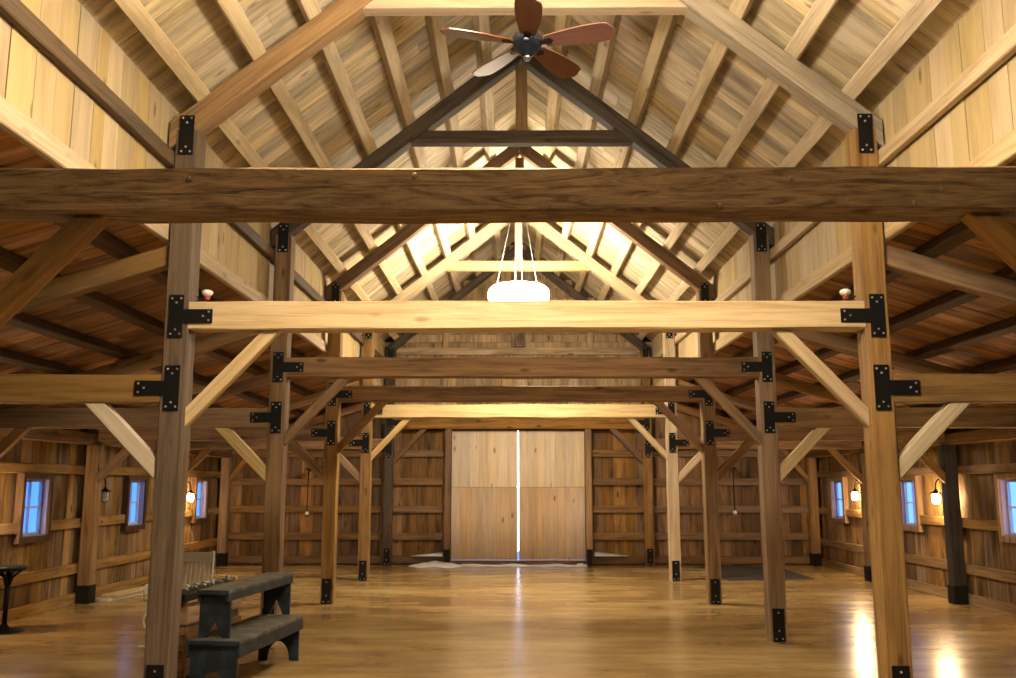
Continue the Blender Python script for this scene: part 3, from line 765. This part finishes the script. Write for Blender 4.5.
# ------------------------------------------------------------------ white slatted chair behind the post
root = empty('slatted_chair', (-3.70, 10.1, 0), R(4)); tag(root, 'chalky white slatted rocking chair half hidden behind the nearest bench-side post', 'chair')
Mb = Matrix.Translation((0, .22, .40)) @ Matrix.Rotation(R(-12), 4, 'X')
MB().box(-.24, .24, -.022, .022, .44, .56, Mb).build('top_rail', M_PALE_PAINT, root, bevel=.02)
for i in range(9):
    x = -.20 + .05 * i
    MB().box(x - .018, x + .018, -.008, .008, .03, .445, Mb).build('slat', M_PALE_PAINT, root, bevel=.004)
MB().box(-.25, .25, -.02, .02, -.02, .03, Mb).build('lower_rail', M_PALE_PAINT, root)
s_ = MB()
for i in range(7): s_.box(-.26, .26, -.27 + .07 * i, -.27 + .07 * i + .058, .385, .405)
s_.build('seat', M_PALE_PAINT, root, bevel=.004)
for x in (-1, 1):
    MB().tube([(x * .25, -.26, .02), (x * .25, -.25, .40), (x * .27, -.24, .62)], .018, 8).build('leg', M_PALE_PAINT, root)
    MB().tube([(x * .25, .24, .02), (x * .25, .22, .40), (x * .24, .34, .96)], .018, 8).build('leg', M_PALE_PAINT, root)
    arm = [(x * .27, .27, .64), (x * .29, 0, .66), (x * .29, -.24, .65)]
    arm += [(x * .29, -.24 - .075 * math.sin(R(20 * i)), .575 + .075 * math.cos(R(20 * i))) for i in range(1, 15)]
    MB().tube(arm, .015, 8).build('armrest', M_PALE_PAINT, root)
    MB().tube([(x * .25, -.50 + .1 * i, .016 + .06 * ((i - 5) / 5) ** 2) for i in range(11)], .016, 8).build('rocker', M_PALE_PAINT, root)
    sw = [(x * .265 + .0, -.30 + .0, .15)]
    MB().tube([(x * .20 + .09 * math.cos(R(18 * i)), -.285, .30 + .10 * math.sin(R(18 * i))) for i in range(20)], .011, 8, True).build('scroll', M_PALE_PAINT, root)

# planks and rails piled behind the benches
for i, (x, y, z, rz, ln, w, lab, mat) in enumerate(((-6.0, 15.2, .0, 78, 2.2, .30, 'pale plank at the bottom of the pile on the floor along the bench-side wall', W_WHITE), (-5.96, 15.3, .046, 81, 2.0, .26, 'pale plank lying on the other one along the bench-side wall', W_PALE))):
    rr = R(rz)
    o = beam('plank', (x - 1.0 * math.cos(rr), y - .45 - 1.0 * math.sin(rr), z + .0225), (x + .55 * math.cos(rr), y - .45 + .55 * math.sin(rr), z + .0225), w, .042, mat, rough=.001)
    tag(o, lab, 'plank', 'planks piled along the bench-side wall')
crate = empty('wooden_crate', (-3.05, 8.95, 0), R(-6)); tag(crate, 'low brown wooden crate standing behind the benches', 'crate')
for x in (-1, 1):
    for z in (.03, .25, .47):
        MB().box(*sorted((x * .10, x * .115)), -.6, .6, z, z + .14).build('side_slat', W_BROWN['Y'], crate)
for y in (-1, 1):
    for z in (.03, .25, .47):
        MB().box(-.10, .10, *sorted((y * .585, y * .60)), z, z + .14).build('end_slat', W_BROWN['X'], crate)
for x in (-1, 1):
    for y in (-1, 1):
        MB().box(*sorted((x * .065, x * .099)), *sorted((y * .55, y * .584)), 0, .65).build('corner_post', W_BROWN['Z'], crate)
MB().box(-.098, .098, -.583, .583, .02, .64).build('inner_box', W_BROWN['Y'], crate)
MB().box(-.115, .115, -.6, .6, .651, .67).build('lid', W_BROWN['Y'], crate)
for (dx, z, tilt, lab) in ((-.055, .60, 0, 'dark rail with a row of bright metal hooks, upper edge seen behind the smaller bench'), (.055, .60, 0, 'dark rail with metal hooks seen through the gap under the smaller bench')):
    root = empty('hook_rail', (-3.05 + dx, 8.95 + (.05 if dx < 0 else -.05), .671), R(-6)); tag(root, lab, 'rail', 'hook rails lying on the crate')
    MB().box(-.05, .05, -.62, .62, 0, .07).build('rail', M_IRON, root, bevel=.006)
    for i in range(7):
        y = -.54 + .18 * i
        MB().tube([(0, y, .065), (0, y, .10), (.02, y - .02, .115), (.05, y - .03, .10)], .009, 6).build('hook', M_BOLT, root)

# black stool at the picture's edge
root = empty('iron_stool', (-6.08, 11.0, 0)); tag(root, 'black iron pedestal stool by the bench-side wall under the first window', 'stool')
MB().lathe([(.02, .70), (.19, .70), (.20, .715), (.20, .74), (.18, .75), (.02, .75)], 28).build('seat', M_IRON, root)
MB().tube([(0, 0, .03), (0, 0, .70)], .028, 12).build('stem', M_IRON, root)
MB().lathe([(.22, 0), (.22, .012), (.06, .04), (.03, .09)], 28).build('base', M_IRON, root)
for i in range(4):
    q = R(90 * i)
    MB().tube([(.02 * math.cos(q), .02 * math.sin(q), .52), (.05 * math.cos(q), .05 * math.sin(q), .62), (.15 * math.cos(q), .15 * math.sin(q), .70)], .014, 8).build('bracket', M_IRON, root)

# ------------------------------------------------------------------ sky
w = bpy.data.worlds.new('dusk'); sc.world = w; w.use_nodes = True
nt = w.node_tree; bg = nt.nodes['Background']
tc = nt.nodes.new('ShaderNodeTexCoord'); sep = nt.nodes.new('ShaderNodeSeparateXYZ'); nt.links.new(tc.outputs['Generated'], sep.inputs[0])
rp = ramp(nt, [(.0, (.12, .32, .85)), (.44, (.10, .34, 1.0)), (.49, (.04, .23, .95)), (.515, (.035, .20, .9)), (.75, (.04, .15, .65))])
nt.links.new(math_n(nt, 'ADD', math_n(nt, 'MULTIPLY', sep.outputs[2], .5), .5), rp.inputs[0])
# paler toward the end of the valley beyond the doors
fy = ramp(nt, [(.988, (0, 0, 0)), (.998, (1, 1, 1))]); nt.links.new(math_n(nt, 'ADD', math_n(nt, 'MULTIPLY', sep.outputs[1], .5), .5), fy.inputs[0])
mx = nt.nodes.new('ShaderNodeMix'); mx.data_type = 'RGBA'
nt.links.new(fy.outputs[0], mx.inputs[0]); nt.links.new(rp.outputs[0], mx.inputs[6]); mx.inputs[7].default_value = (1.3, 1.35, 1.6, 1)
mx.inputs[7].default_value = (2.2, 2.3, 2.7, 1)
px = ramp(nt, [(.1, (0, 0, 0)), (.9, (1, 1, 1))]); nt.links.new(math_n(nt, 'ADD', math_n(nt, 'MULTIPLY', sep.outputs[0], .5), .5), px.inputs[0])
m2 = nt.nodes.new('ShaderNodeMix'); m2.data_type = 'RGBA'
nt.links.new(px.outputs[0], m2.inputs[0]); nt.links.new(rp.outputs[0], m2.inputs[6]); m2.inputs[7].default_value = (.21, .50, 1.45, 1)
nt.links.new(m2.outputs[2], mx.inputs[6])
nt.links.new(mx.outputs[2], bg.inputs['Color']); bg.inputs['Strength'].default_value = 2.0

# ------------------------------------------------------------------ camera and output
cam = bpy.data.cameras.new('camera'); co = bpy.data.objects.new('camera', cam); C.objects.link(co)
cam.sensor_width = 36; cam.lens = 906.53 / 1016 * 36; cam.clip_end = 300; cam.clip_start = .05
co.location = (-.1008, 0, 1.70); co.rotation_euler = (R(90) + .1594, 0, .006)
sc.camera = co
fix_normals()
vs = sc.view_settings
vs.view_transform = 'Standard'; vs.look = 'None'; vs.gamma = 1; vs.use_curve_mapping = False; vs.exposure = 0
cy = sc.cycles
cy.use_denoising = True
cy.max_bounces = 8; cy.diffuse_bounces = 1; cy.sample_clamp_indirect = 6
